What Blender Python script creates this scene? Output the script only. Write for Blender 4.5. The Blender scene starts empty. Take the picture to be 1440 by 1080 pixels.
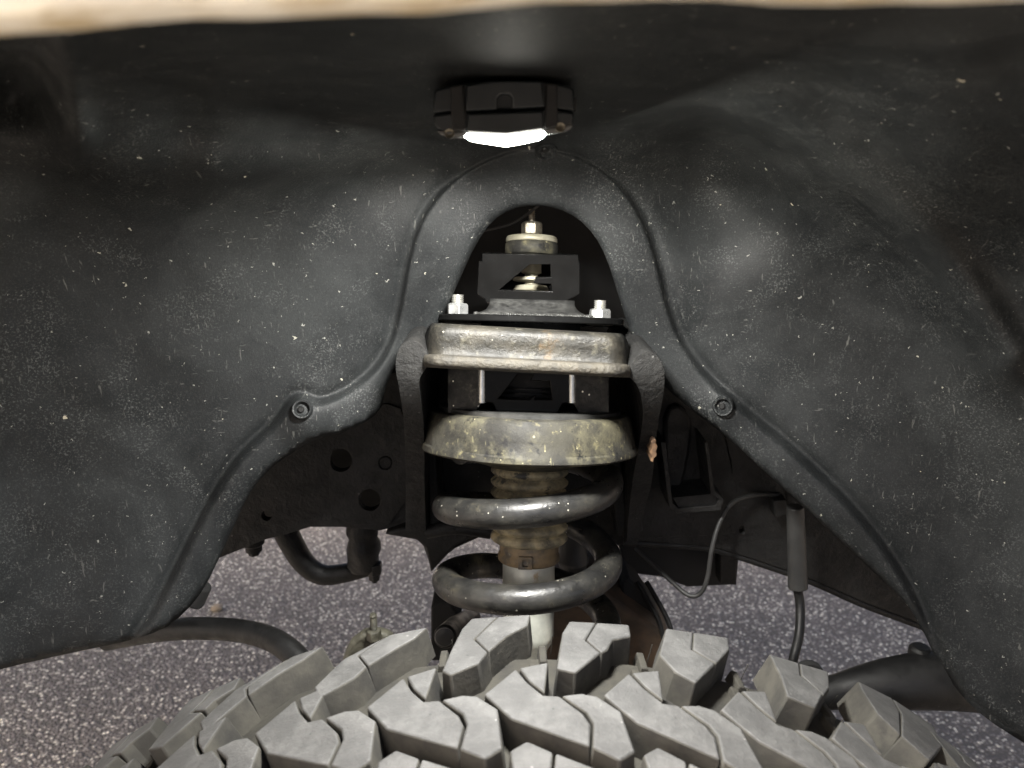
import bpy, bmesh, math, random
import numpy as np
from mathutils import Vector, Matrix
from mathutils.geometry import delaunay_2d_cdt, tessellate_polygon
random.seed(7)
scene = bpy.context.scene
COL = scene.collection

# ------------------------------------------------------------------ camera
F = 1088.0; CX, CY = 720.0, 540.0
PITCH = math.radians(15.0)
CAM = Vector((0, 0, 1.08))
FW = Vector((0, math.cos(PITCH), -math.sin(PITCH)))
UP = Vector((0, math.sin(PITCH), math.cos(PITCH)))
RT = Vector((1, 0, 0))
cd = bpy.data.cameras.new('camera'); cam = bpy.data.objects.new('camera', cd); COL.objects.link(cam)
cam.location = CAM; cam.rotation_euler = (math.pi/2 - PITCH, 0, 0)
cd.sensor_width = 36; cd.lens = 36*F/1440; cd.clip_start = 0.01; cd.clip_end = 500
cd.dof.use_dof = True; cd.dof.focus_distance = 0.53; cd.dof.aperture_fstop = 11
scene.camera = cam

# ------------------------------------------------------------------ sky, sun, exposure
SUN_EL, SUN_AZ = math.radians(50), math.radians(-125)     # azimuth from +Y, negative = to the left
w = bpy.data.worlds.new('World'); scene.world = w; w.use_nodes = True
nt = w.node_tree; bg = nt.nodes['Background']
sky = nt.nodes.new('ShaderNodeTexSky'); sky.sky_type = 'NISHITA'; sky.sun_disc = False
sky.sun_elevation = SUN_EL; sky.sun_rotation = SUN_AZ
sky.air_density = .7; sky.dust_density = 9.0; sky.ozone_density = .0
nt.links.new(sky.outputs[0], bg.inputs[0]); bg.inputs[1].default_value = 0.15
sl = bpy.data.lights.new('sun', 'SUN'); sl.energy = 3.6; sl.angle = math.radians(12); sl.color = (1, .975, .94)
so = bpy.data.objects.new('sun', sl); COL.objects.link(so)
sd = Vector((math.sin(SUN_AZ)*math.cos(SUN_EL), math.cos(SUN_AZ)*math.cos(SUN_EL), math.sin(SUN_EL)))
so.rotation_euler = sd.to_track_quat('Z', 'Y').to_euler(); so.location = (0, 0, 5)
scene.view_settings.view_transform = 'Standard'; scene.view_settings.look = 'None'
scene.view_settings.exposure = 1.45; scene.view_settings.gamma = 1
LAMP_STRENGTH = 12.0
LAMP_WATTS = 1.22

# ------------------------------------------------------------------ helpers
def P(px, py, Y):
    d = FW + RT*((px-CX)/F) + UP*((CY-py)/F)
    return CAM + d*(Y/d.y)
def proj(p):
    v = p - CAM; z = v.dot(FW)
    return CX + F*v.dot(RT)/z, CY - F*v.dot(UP)/z, z

def mat(name, c1, c2, scale=40, rough=.6, rough2=None, metal=0, bump=.15, bscale=300, bdist=.001,
        specks=(), blotch=None, spec=.5, detail=6, stretch=None, scratch=None):
    """noise-mixed colour, optional soft blotches of a third colour and small specks"""
    m = bpy.data.materials.new(name); m.use_nodes = True
    t = m.node_tree; N = t.nodes; L = t.links; b = N['Principled BSDF']
    tc = N.new('ShaderNodeTexCoord'); co = tc.outputs['Object']
    if stretch:
        mp = N.new('ShaderNodeMapping'); mp.inputs['Scale'].default_value = stretch
        L.new(co, mp.inputs[0]); co = mp.outputs[0]
    def noise(sc, det=detail, ro=.6):
        n = N.new('ShaderNodeTexNoise'); n.inputs['Scale'].default_value = sc
        n.inputs['Detail'].default_value = det; n.inputs['Roughness'].default_value = ro
        L.new(co, n.inputs['Vector']); return n.outputs['Fac']
    def ramp(inp, a, bb, v0=0, v1=1):
        r = N.new('ShaderNodeMapRange'); r.inputs[1].default_value = a; r.inputs[2].default_value = bb
        r.inputs[3].default_value = v0; r.inputs[4].default_value = v1; r.interpolation_type = 'SMOOTHSTEP'
        L.new(inp, r.inputs[0]); return r.outputs[0]
    def mix(fac, a, bb):
        x = N.new('ShaderNodeMix'); x.data_type = 'RGBA'
        L.new(fac, x.inputs[0])
        for i, c in ((6, a), (7, bb)):
            if isinstance(c, tuple): x.inputs[i].default_value = (*c, 1)
            else: L.new(c, x.inputs[i])
        return x.outputs[2]
    n1 = noise(scale)
    c = mix(ramp(n1, .35, .68), c1, c2)
    if blotch:
        for (bc, bs, lo, hi) in (blotch if isinstance(blotch, list) else [blotch]):
            c = mix(ramp(noise(bs, 8, .7), lo, hi), c, bc)
    for (sc_, ss, thr, keep) in specks:
        v = N.new('ShaderNodeTexVoronoi'); v.inputs['Scale'].default_value = ss; L.new(co, v.inputs['Vector'])
        sep = N.new('ShaderNodeSeparateColor'); L.new(v.outputs['Color'], sep.inputs[0])
        # per-cell size: most cells carry no speck
        r = N.new('ShaderNodeMapRange'); r.inputs[1].default_value = keep; r.inputs[2].default_value = 1
        r.inputs[3].default_value = 0; r.inputs[4].default_value = thr; L.new(sep.outputs[0], r.inputs[0])
        sub = N.new('ShaderNodeMath'); sub.operation = 'LESS_THAN'
        L.new(v.outputs['Distance'], sub.inputs[0]); L.new(r.outputs[0], sub.inputs[1])
        c = mix(sub.outputs[0], c, sc_)
    if scratch:
        for q, sc3 in enumerate(scratch[1]):
            mp = N.new('ShaderNodeMapping'); mp.inputs['Scale'].default_value = sc3; mp.inputs['Rotation'].default_value = (.3*q, .5-.4*q, .2)
            mp.inputs['Location'].default_value = (q*3.1, q, 0)
            L.new(tc.outputs['Object'], mp.inputs[0])
            n = N.new('ShaderNodeTexNoise'); n.inputs['Scale'].default_value = 1; n.inputs['Detail'].default_value = 2; L.new(mp.outputs[0], n.inputs['Vector'])
            c = mix(ramp(n.outputs['Fac'], scratch[2], scratch[2]+.06, 0, .6), c, scratch[0])
    L.new(c, b.inputs['Base Color'])
    b.inputs['Metallic'].default_value = metal
    b.inputs['Specular IOR Level'].default_value = spec
    if rough2 is None: b.inputs['Roughness'].default_value = rough
    else: L.new(ramp(noise(scale*1.7), .35, .65, rough, rough2), b.inputs['Roughness'])
    if bump:
        bp = N.new('ShaderNodeBump'); bp.inputs['Strength'].default_value = bump; bp.inputs['Distance'].default_value = bdist
        L.new(noise(bscale, 5, .65), bp.inputs['Height']); L.new(bp.outputs[0], b.inputs['Normal'])
    return m

M = {}
M['liner'] = None
M['white'] = mat('fender_paint', (.80, .78, .71), (.76, .70, .56), 30, .4, bump=.1, bscale=90, blotch=((.60, .47, .27), 45, .60, .78))
M['rust'] = mat('rusty_edge', (.78, .75, .66), (.46, .36, .20), 60, .8, bump=.5, bscale=200)
M['housing'] = mat('lamp_plastic', (.0075, .0095, .0108), (.012, .0142, .0158), 60, .40, bump=.1, spec=.3)
M['frame'] = mat('frame_paint', (0.0061, 0.0061, 0.0060), (0.0109, 0.0109, 0.0108), 45, .45, .7, bump=.7, bscale=160, bdist=.002,
    blotch=((0.0235, 0.0231, 0.0225), 30, .58, .82), specks=[((0.0534, 0.0527, 0.0518), 170, .16, .9)], spec=0.25)
M['tower'] = mat('undercoated_steel', (0.0090, 0.0086, 0.0072), (0.0270, 0.0243, 0.0189), 55, .46, .62, bump=.7, bscale=300, bdist=.0012, spec=0.33,
    blotch=[((0.0558, 0.0360, 0.0162), 30, .58, .72), ((0.0540, 0.0504, 0.0378), 150, .55, .72), ((0.0054, 0.0054, 0.0054), 70, .60, .72)], specks=[((0.1800, 0.1710, 0.1440), 330, .24, .88)])
M['lip'] = mat('dusty_steel_lip', (0.0345, 0.0297, 0.0208), (0.0144, 0.0127, 0.0094), 70, .7, bump=.9, bscale=260, bdist=.002, blotch=[((0.0407, 0.0262, 0.0141), 60, .6, .75)])
M['ear'] = mat('dusty_steel', (0.0065, 0.0065, 0.0063), (0.0121, 0.0119, 0.0114), 70, .6, .8, bump=.8, bscale=200, bdist=.002,
    blotch=((0.0335, 0.0303, 0.0275), 38, .60, .82), specks=[((0.0628, 0.0614, 0.0586), 260, .22, .9)], spec=0.3)
M['spacer'] = mat('gloss_powder_coat', (.004, .004, .004), (.006, .006, .006), 50, .2, .28, bump=.12, bscale=420, bdist=.0003,
    specks=[((.30, .29, .26), 280, .17, .93)], spec=.07)
M['foot'] = mat('foot_highlight', (.020, .020, .0195), (.06, .06, .057), 190, .28, .42, metal=.3, bump=.45, bscale=420, bdist=.0008, specks=[((.004, .004, .004), 330, .34, .72)], spec=.9)  # rougher, lighter coat; the foot's highlight band is put into the colour
M['speckled'] = mat('speckled_coat', (0.0200, 0.0200, 0.0200), (0.0400, 0.0400, 0.0380), 120, .35, bump=.6, bscale=200, bdist=.001, blotch=((0.1000, 0.0960, 0.0800), 60, .56, .72), specks=[((0.8000, 0.7600, 0.6600), 230, .3, .72)], spec=.12)
M['ring'] = mat('ring_gleam', (.10, .10, .095), (.05, .05, .048), 90, .3, metal=.7, bump=.2)  # gleam of the black ring put into a lighter metal colour
M['earlug'] = mat('lamp_ear', (.05, .05, .05), (.08, .08, .078), 80, .5, bump=.1)
M['fold'] = mat('fold_highlight', (.60, .60, .58), (.40, .40, .38), 90, .22, metal=.8, bump=.05)  # bright metal: the highlight along the black folds is put into the colour
M['weld'] = mat('weld_bead', (0.0300, 0.0300, 0.0282), (0.0600, 0.0600, 0.0570), 200, .3, metal=.3, bump=1, bscale=500, bdist=.002)
M['zinc'] = mat('zinc_plate', (.62, .63, .62), (.48, .49, .49), 120, .25, .4, metal=.85, bump=.1)
M['thread'] = mat('thread_zinc', (.60, .60, .57), (.42, .42, .38), 200, .3, metal=.8, bump=.1)
M['nut_old'] = mat('weathered_nut', (.28, .26, .21), (.10, .085, .06), 130, .35, metal=.75, bump=.5, bscale=300)
M['washer'] = mat('dusty_washer', (0.2520, 0.2400, 0.1860), (0.1800, 0.1680, 0.1200), 90, .5, metal=.25, bump=.3)
M['rubber'] = mat('dusty_rubber', (0.0133, 0.0128, 0.0114), (0.0342, 0.0323, 0.0256), 38, .60, .78, bump=.55, bscale=210, bdist=.0009, spec=.2,
    blotch=[((0.0627, 0.0579, 0.0380), 24, .48, .64), ((0.0076, 0.0076, 0.0076), 66, .57, .66), ((0.0950, 0.0855, 0.0494), 130, .57, .70)], specks=[((0.1615, 0.1472, 0.0950), 290, .26, .88), ((0.0076, 0.0076, 0.0076), 120, .22, .86)],
    scratch=((0.1140, 0.1045, 0.0617), [(260, 30, 90), (60, 200, 200), (40, 300, 60), (300, 200, 30)], .70))
M['boot'] = mat('muddy_boot', (.075, .066, .045), (.30, .25, .145), 70, .6, .8, bump=.4, bscale=150,
    blotch=((.014, .014, .013), 46, .55, .66))
M['boot_rust'] = mat('rusty_collar', (0.1822, 0.1264, 0.0632), (0.0510, 0.0435, 0.0324), 80, .6, bump=.5, bscale=200, blotch=((0.2402, 0.2253, 0.1733), 90, .58, .72))
M['damper'] = mat('galvanised_tube', (0.5280, 0.5368, 0.4752), (0.3872, 0.3960, 0.3520), 60, .38, .55, metal=.2, bump=.12, bscale=120,
    blotch=[((0.2992, 0.1936, 0.0748), 36, .60, .76), ((0.4576, 0.4928, 0.4136), 130, .55, .7)])
M['spring'] = mat('spring_paint', (0.0100, 0.0100, 0.0098), (0.0260, 0.0250, 0.0220), 60, .27, .45, bump=.45, bscale=230, bdist=.0008,
    blotch=[((0.1050, 0.0900, 0.0550), 30, .56, .76), ((0.0600, 0.0570, 0.0460), 150, .57, .74)], specks=[((0.2800, 0.2700, 0.2300), 330, .26, .86)], spec=0.42)
M['lugtop'] = mat('worn_tread', (0.0501, 0.0497, 0.0487), (0.0803, 0.0795, 0.0776), 60, .75, bump=.7, bscale=300, bdist=.0011,
    blotch=[((0.0435, 0.0431, 0.0422), 26, .46, .66), ((0.0996, 0.0987, 0.0961), 150, .56, .76)], specks=[((0.1728, 0.1709, 0.1657), 240, .16, .95), ((0.0262, 0.0262, 0.0252), 260, .2, .9)])
M['lugside'] = mat('dusty_tread_side', (0.0256, 0.0241, 0.0205), (0.0493, 0.0462, 0.0377), 55, .85, bump=.4, bscale=200,
    blotch=[((0.0138, 0.0134, 0.0124), 30, .52, .72)])
M['casing'] = mat('tyre_casing', (0.0259, 0.0238, 0.0179), (0.0131, 0.0122, 0.0100), 60, .85, bump=.6, bscale=220)
M['black'] = mat('black_rubber', (0.0040, 0.0040, 0.0040), (0.0073, 0.0073, 0.0073), 50, .42, .6, bump=.3, bscale=200,
    blotch=((0.0141, 0.0141, 0.0141), 28, .58, .82), specks=[((0.0558, 0.0558, 0.0558), 220, .18, .92)], spec=0.28)
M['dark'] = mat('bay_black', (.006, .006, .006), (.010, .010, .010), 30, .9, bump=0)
M['link'] = mat('oily_steel', (0.0038, 0.0038, 0.0037), (0.0078, 0.0076, 0.0073), 60, .5, bump=.6, bscale=160, bdist=.002,
    blotch=((0.0290, 0.0205, 0.0174), 24, .62, .78), spec=0.25)
M['olive'] = mat('dusty_casting', (0.0338, 0.0323, 0.0225), (0.0750, 0.0713, 0.0525), 80, .6, bump=.8, bscale=200, bdist=.002)
M['brown'] = mat('rusty_arm', (0.0679, 0.0446, 0.0292), (0.0281, 0.0217, 0.0163), 40, .7, bump=.6, bscale=150, spec=0.3)
M['sleeve'] = mat('grey_sleeve', (0.0199, 0.0199, 0.0195), (0.0296, 0.0295, 0.0289), 50, .5, bump=.25, bscale=150, spec=0.3)
M['orange'] = mat('bare_rust', (0.1496, 0.0848, 0.0416), (0.0577, 0.0334, 0.0199), 190, .8, bump=.6, bscale=300)
M['stone'] = mat('tan_stone', (.42, .33, .22), (.30, .24, .17), 60, .8, bump=.4, bscale=200)

def lamp_material(name, strength):
    m = bpy.data.materials.new(name); m.use_nodes = True
    b = m.node_tree.nodes['Principled BSDF']
    b.inputs['Base Color'].default_value = (.9, .9, .88, 1)
    b.inputs['Emission Color'].default_value = (1.0, .965, .86, 1)
    b.inputs['Emission Strength'].default_value = strength
    return m
M['led'] = lamp_material('led_panel', LAMP_STRENGTH)
M['lens'] = lamp_material('lens_front', 8.0)
M['side_fill'] = lamp_material('side_fill', 1150.0)  # strong glow added to lift the upper liner

def ground_material():
    m = bpy.data.materials.new('asphalt'); m.use_nodes = True
    t = m.node_tree; N = t.nodes; L = t.links; b = N['Principled BSDF']
    tc = N.new('ShaderNodeTexCoord'); co = tc.outputs['Object']
    v = N.new('ShaderNodeTexVoronoi'); v.inputs['Scale'].default_value = 155; L.new(co, v.inputs['Vector'])
    v2 = N.new('ShaderNodeTexVoronoi'); v2.inputs['Scale'].default_value = 260; L.new(co, v2.inputs['Vector'])
    sep = N.new('ShaderNodeSeparateColor'); L.new(v.outputs['Color'], sep.inputs[0])
    cr = N.new('ShaderNodeValToRGB'); e = cr.color_ramp.elements
    e[0].position = 0; e[0].color = (.042, .037, .038, 1)
    e[1].position = 1; e[1].color = (.46, .44, .43, 1)
    for p_, c_ in ((.45, (.082, .073, .075)), (.70, (.135, .121, .124)), (.88, (.27, .25, .245))):
        k = e.new(p_); k.color = (*c_, 1)
    L.new(sep.outputs[0], cr.inputs[0])
    # dark binder between the chips
    r = N.new('ShaderNodeMapRange'); r.inputs[1].default_value = .28; r.inputs[2].default_value = .62
    L.new(v.outputs['Distance'], r.inputs[0])
    mx = N.new('ShaderNodeMix'); mx.data_type = 'RGBA'; L.new(r.outputs[0], mx.inputs[0])
    L.new(cr.outputs[0], mx.inputs[6]); mx.inputs[7].default_value = (.045, .040, .041, 1)
    n = N.new('ShaderNodeTexNoise'); n.inputs['Scale'].default_value = 3; n.inputs['Detail'].default_value = 6; L.new(co, n.inputs['Vector'])
    r2 = N.new('ShaderNodeMapRange'); r2.inputs[1].default_value = .3; r2.inputs[2].default_value = .7
    r2.inputs[3].default_value = .82; r2.inputs[4].default_value = 1.18; L.new(n.outputs[0], r2.inputs[0])
    mm = N.new('ShaderNodeVectorMath'); mm.operation = 'SCALE'; L.new(mx.outputs[2], mm.inputs[0]); L.new(r2.outputs[0], mm.inputs['Scale'])
    tn = N.new('ShaderNodeMix'); tn.data_type = 'RGBA'; tn.blend_type = 'MULTIPLY'; tn.inputs[0].default_value = 1; tn.inputs[7].default_value = (3.3, 3.22, 2.68, 1)
    L.new(mm.outputs[0], tn.inputs[6]); L.new(tn.outputs[2], b.inputs['Base Color']); b.inputs['Roughness'].default_value = .75
    ad = N.new('ShaderNodeMath'); ad.operation = 'MULTIPLY_ADD'; L.new(v2.outputs['Distance'], ad.inputs[0]); ad.inputs[1].default_value = .3
    L.new(v.outputs['Distance'], ad.inputs[2])
    bp = N.new('ShaderNodeBump'); bp.invert = True; bp.inputs['Strength'].default_value = .9; bp.inputs['Distance'].default_value = .006
    L.new(ad.outputs[0], bp.inputs['Height']); L.new(bp.outputs[0], b.inputs['Normal'])
    return m
M['asphalt'] = ground_material()

def liner_material():
    m = bpy.data.materials.new('liner_plastic'); m.use_nodes = True
    t = m.node_tree; N = t.nodes; L = t.links; b = N['Principled BSDF']
    tc = N.new('ShaderNodeTexCoord'); co = tc.outputs['Object']
    def noise(vec, sc, det=4, ro=.6, dist=0):
        n = N.new('ShaderNodeTexNoise'); n.inputs['Scale'].default_value = sc; n.inputs['Detail'].default_value = det
        n.inputs['Roughness'].default_value = ro; n.inputs['Distortion'].default_value = dist; L.new(vec, n.inputs['Vector']); return n
    def ramp(inp, a, bb, v0=0., v1=1.):
        r = N.new('ShaderNodeMapRange'); r.interpolation_type = 'SMOOTHSTEP'
        for i, v in enumerate((a, bb, v0, v1)): r.inputs[i+1].default_value = v
        L.new(inp, r.inputs[0]); return r.outputs[0]
    def mul(a, bb):
        x = N.new('ShaderNodeMath'); x.operation = 'MULTIPLY'; L.new(a, x.inputs[0])
        if isinstance(bb, float): x.inputs[1].default_value = bb
        else: L.new(bb, x.inputs[1])
        return x.outputs[0]
    def mix(f, a, bb):
        x = N.new('ShaderNodeMix'); x.data_type = 'RGBA'; L.new(f, x.inputs[0])
        for i, c in ((6, a), (7, bb)):
            if isinstance(c, tuple): x.inputs[i].default_value = (*c, 1)
            else: L.new(c, x.inputs[i])
        return x.outputs[2]
    patch = ramp(noise(co, 7, 6, .65, .6).outputs[0], .40, .68)          # where dust has settled
    patch2 = ramp(noise(co, 23, 6, .7, 1.).outputs[0], .42, .66)
    c = mix(ramp(noise(co, 30, 8, .7).outputs[0], .35, .65), (.0074, .0083, .0089), (.0125, .0136, .0142))
    c = mix(mul(patch, .55), c, (.029, .0315, .032))
    c = mix(mul(ramp(noise(co, 48, 5, .7, 1.5).outputs[0], .58, .72), .7), c, (.009, .010, .011))
    grain = ramp(noise(co, 820, 3, .7).outputs[0], .50, .66)
    c = mix(mul(mul(grain, ramp(patch2, 0, 1, .2, 1.)), .7), c, (.072, .075, .073))
    pits = ramp(noise(co, 560, 2, .5).outputs[0], .60, .70)
    c = mix(mul(pits, .6), c, (.012, .013, .013))
    # short scuffs, only in patches
    for q, sc3 in enumerate(((620, 60, 200), (90, 420, 520), (260, 520, 60), (560, 50, 90))):
        mp = N.new('ShaderNodeMapping'); mp.inputs['Scale'].default_value = sc3; mp.inputs['Rotation'].default_value = (.4*q, .6-.5*q, .25*q)
        mp.inputs['Location'].default_value = (q*3.1, q, 0); L.new(co, mp.inputs[0])
        f = ramp(noise(mp.outputs[0], 1, 2).outputs[0], .66, .74)
        msk = ramp(noise(co, 11+3*q, 3, .6).outputs[0], .48, .60)
        c = mix(mul(mul(f, msk), .38), c, (.14, .14, .13))
    # chips of dried mud, irregular: voronoi on a jittered vector
    nz = noise(co, 330, 2)
    va = N.new('ShaderNodeVectorMath'); va.operation = 'MULTIPLY_ADD'; L.new(nz.outputs['Color'], va.inputs[0])
    va.inputs[1].default_value = (.006, .006, .006); L.new(co, va.inputs[2])
    for ss, thr, keep, colr in ((400, .28, .92, (.26, .26, .235)), (150, .17, .95, (.36, .35, .29)), (62, .11, .945, (.42, .38, .29)), (40, .085, .965, (.012, .012, .012))):
        v = N.new('ShaderNodeTexVoronoi'); v.inputs['Scale'].default_value = ss; L.new(va.outputs[0], v.inputs['Vector'])
        sp = N.new('ShaderNodeSeparateColor'); L.new(v.outputs['Color'], sp.inputs[0])
        r = N.new('ShaderNodeMapRange')
        for i, x in enumerate((keep, 1, 0, thr)): r.inputs[i+1].default_value = x
        L.new(sp.outputs[0], r.inputs[0])
        lt = N.new('ShaderNodeMath'); lt.operation = 'LESS_THAN'; L.new(v.outputs['Distance'], lt.inputs[0]); L.new(r.outputs[0], lt.inputs[1])
        c = mix(mul(lt.outputs[0], .7), c, colr)
    L.new(c, b.inputs['Base Color'])
    L.new(ramp(patch, 0, 1, .50, .74), b.inputs['Roughness']); b.inputs['Specular IOR Level'].default_value = .2
    bp = N.new('ShaderNodeBump'); bp.inputs['Strength'].default_value = .55; bp.inputs['Distance'].default_value = .0005
    L.new(noise(co, 1000, 4, .7).outputs[0], bp.inputs['Height']); L.new(bp.outputs[0], b.inputs['Normal'])
    return m
M['liner'] = liner_material()

class MB:
    """collects geometry, then links it as ONE mesh object"""
    def __init__(s): s.v = []; s.f = []; s.mi = []
    def add(s, vs, fs, mi=0):
        o = len(s.v); s.v += [tuple(v) for v in vs]
        for f in fs: s.f.append(tuple(i+o for i in f)); s.mi.append(mi)
        return s
    def prism(s, front, ext, holes=(), mi=0, mside=None):
        """polygon (3-D points, may have holes) extruded by vector ext"""
        loops = [list(front)] + [list(h) for h in holes]
        flat = [p for l in loops for p in l]; n = len(flat); ext = Vector(ext)
        tris = tessellate_polygon(loops)
        vs = flat + [p+ext for p in flat]
        if holes or len(front) > 40:
            nrm = None
            fs = [tuple(t) for t in tris] + [tuple(i+n for i in reversed(t)) for t in tris]
        else:
            k = len(front); fs = [tuple(range(k)), tuple(range(2*n-1, n-1, -1))]
        nf = len(fs); o = 0; sides = []
        for l in loops:
            k = len(l)
            for i in range(k):
                a, b = o+i, o+(i+1) % k; sides.append((a, b, b+n, a+n))
            o += k
        s.add(vs, fs, mi)
        base = len(s.v)-len(vs)
        for f in sides: s.f.append(tuple(i+base for i in f)); s.mi.append(mi if mside is None else mside)
        return s
    def ppx(s, poly, Y0, Y1, holes=(), mi=0, mside=None):
        """outline seen at pixels poly at distance Y0, extruded straight back to Y1"""
        fr = [P(x, y, Y0) for x, y in poly]; hs = [[P(x, y, Y0) for x, y in h] for h in holes]
        return s.prism(fr, (0, Y1-Y0, 0), hs, mi, mside)
    def tube(s, pts, r, n=14, caps=True, sub=6, smooth=True, mi=0):
        pts = [Vector(p) for p in pts]
        rs = r if isinstance(r, (list, tuple)) else [r]*len(pts)
        if smooth and len(pts) > 2:
            q = []; rq = []
            for i in range(len(pts)-1):
                p0 = pts[max(i-1, 0)]; p1 = pts[i]; p2 = pts[i+1]; p3 = pts[min(i+2, len(pts)-1)]
                for k in range(sub):
                    t = k/sub
                    q.append(.5*((2*p1)+(p2-p0)*t+(2*p0-5*p1+4*p2-p3)*t*t+(3*p1-p0-3*p2+p3)*t**3))
                    rq.append(rs[i]+(rs[i+1]-rs[i])*t)
            q.append(pts[-1]); rq.append(rs[-1]); pts, rs = q, rq
        vs = []; fs = []; prev = None
        for i, p in enumerate(pts):
            tg = (pts[min(i+1, len(pts)-1)]-pts[max(i-1, 0)]).normalized()
            if prev is None:
                a = Vector((0, 0, 1)) if abs(tg.z) < .9 else Vector((1, 0, 0))
                prev = (a-tg*a.dot(tg)).normalized()
            else: prev = (prev-tg*prev.dot(tg)).normalized()
            b = tg.cross(prev)
            for k in range(n):
                an = 2*math.pi*k/n; vs.append(p+(prev*math.cos(an)+b*math.sin(an))*rs[i])
        for i in range(len(pts)-1):
            for k in range(n):
                k2 = (k+1) % n; fs.append((i*n+k, i*n+k2, (i+1)*n+k2, (i+1)*n+k))
        if caps: fs += [tuple(range(n-1, -1, -1)), tuple(range((len(pts)-1)*n, len(pts)*n))]
        return s.add(vs, fs, mi)
    def lathe(s, fr, prof, n=64, mi=0, rot=0, wob=None):
        """prof = [(point on the axis, radius)], fr = (ex, ey) spanning the discs"""
        ex, ey = fr; vs = []; fs = []
        for j, (c, r) in enumerate(prof):
            for k in range(n):
                a = 2*math.pi*k/n+rot; rr = r*(wob(a, j) if wob else 1)
                vs.append(c+ex*(rr*math.sin(a))+ey*(rr*math.cos(a)))
        for j in range(len(prof)-1):
            for k in range(n):
                k2 = (k+1) % n; fs.append((j*n+k, j*n+k2, (j+1)*n+k2, (j+1)*n+k))
        fs += [tuple(range(n-1, -1, -1)), tuple(range((len(prof)-1)*n, len(prof)*n))]
        return s.add(vs, fs, mi)
    def build(s, name, mats, parent=None, bevel=0, sharp=40, seg=2, solid=0, recalc=True):
        me = bpy.data.meshes.new(name); me.from_pydata(s.v, [], s.f)
        for m in (mats if isinstance(mats, list) else [mats]): me.materials.append(m)
        me.polygons.foreach_set('material_index', s.mi)
        if recalc:
            bm = bmesh.new(); bm.from_mesh(me); bmesh.ops.recalc_face_normals(bm, faces=bm.faces); bm.to_mesh(me); bm.free()
        me.polygons.foreach_set('use_smooth', [True]*len(me.polygons)); me.update()
        me.set_sharp_from_angle(angle=math.radians(sharp))
        o = bpy.data.objects.new(name, me); COL.objects.link(o)
        if parent is not None: o.parent = parent; o.matrix_parent_inverse = Matrix.Translation(-Vector(parent.location))
        if solid:
            k = o.modifiers.new('thickness', 'SOLIDIFY'); k.thickness = solid; k.offset = -1
        if bevel:
            k = o.modifiers.new('bevel', 'BEVEL'); k.width = bevel; k.segments = seg; k.limit_method = 'ANGLE'; k.angle_limit = math.radians(35)
        return o

def strip(mb, rows):
    n = len(rows[0]); mb.add([v for r in rows for v in r], [(i*n+j, i*n+j+1, (i+1)*n+j+1, (i+1)*n+j) for i in range(len(rows)-1) for j in range(n-1)])
def tag(o, label=None, cat=None, group=None, kind=None):
    for k, v in (('label', label), ('category', cat), ('group', group), ('kind', kind)):
        if v: o[k] = v
    return o
def thing(name, loc, label, cat, group=None):
    o = bpy.data.objects.new(name, None); COL.objects.link(o); o.location = loc; o.empty_display_size = .02
    return tag(o, label, cat, group)
def part_label(o, s): o['label'] = s; return o
def circle(cx, cy, r, n=20): return [(cx+r*math.cos(2*math.pi*k/n), cy+r*math.sin(2*math.pi*k/n)) for k in range(n)]
def box(mb, c, hx, hy, hz, mi=0):
    x, y, z = c; q = [(x+a*hx, y+b*hy, z+d*hz) for a in (-1, 1) for b in (-1, 1) for d in (-1, 1)]
    return mb.add(q, [(0, 1, 3, 2), (4, 6, 7, 5), (0, 4, 5, 1), (2, 3, 7, 6), (0, 2, 6, 4), (1, 5, 7, 3)], mi)

# ------------------------------------------------------------------ ground
g = MB().add([(-80, -80, 0), (80, -80, 0), (80, 80, 0), (-80, 80, 0)], [(0, 1, 2, 3)]).build('ground', M['asphalt'])
tag(g, 'grey speckled asphalt under the vehicle', kind='structure')
def pebble(px, py, r, label):
    yu = (CY-py)/F; s_ = (yu*math.cos(PITCH)-math.sin(PITCH))/(math.cos(PITCH)+yu*math.sin(PITCH))
    Y = (CAM.z-.003)/-s_; c = P(px, py, Y)
    bm = bmesh.new(); bmesh.ops.create_icosphere(bm, subdivisions=2, radius=r)
    for v in bm.verts:
        v.co *= 1+random.uniform(-.22, .22); v.co.z *= .6
    me = bpy.data.meshes.new('pebble'); bm.to_mesh(me); bm.free(); me.materials.append(M['stone'])
    o = bpy.data.objects.new('pebble', me); COL.objects.link(o); o.location = (c.x, c.y, r*.4)
    tag(o, label, 'stone')
pebble(305, 856, .016, 'small tan pebble lying on the asphalt beside the black sway bar')

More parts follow.
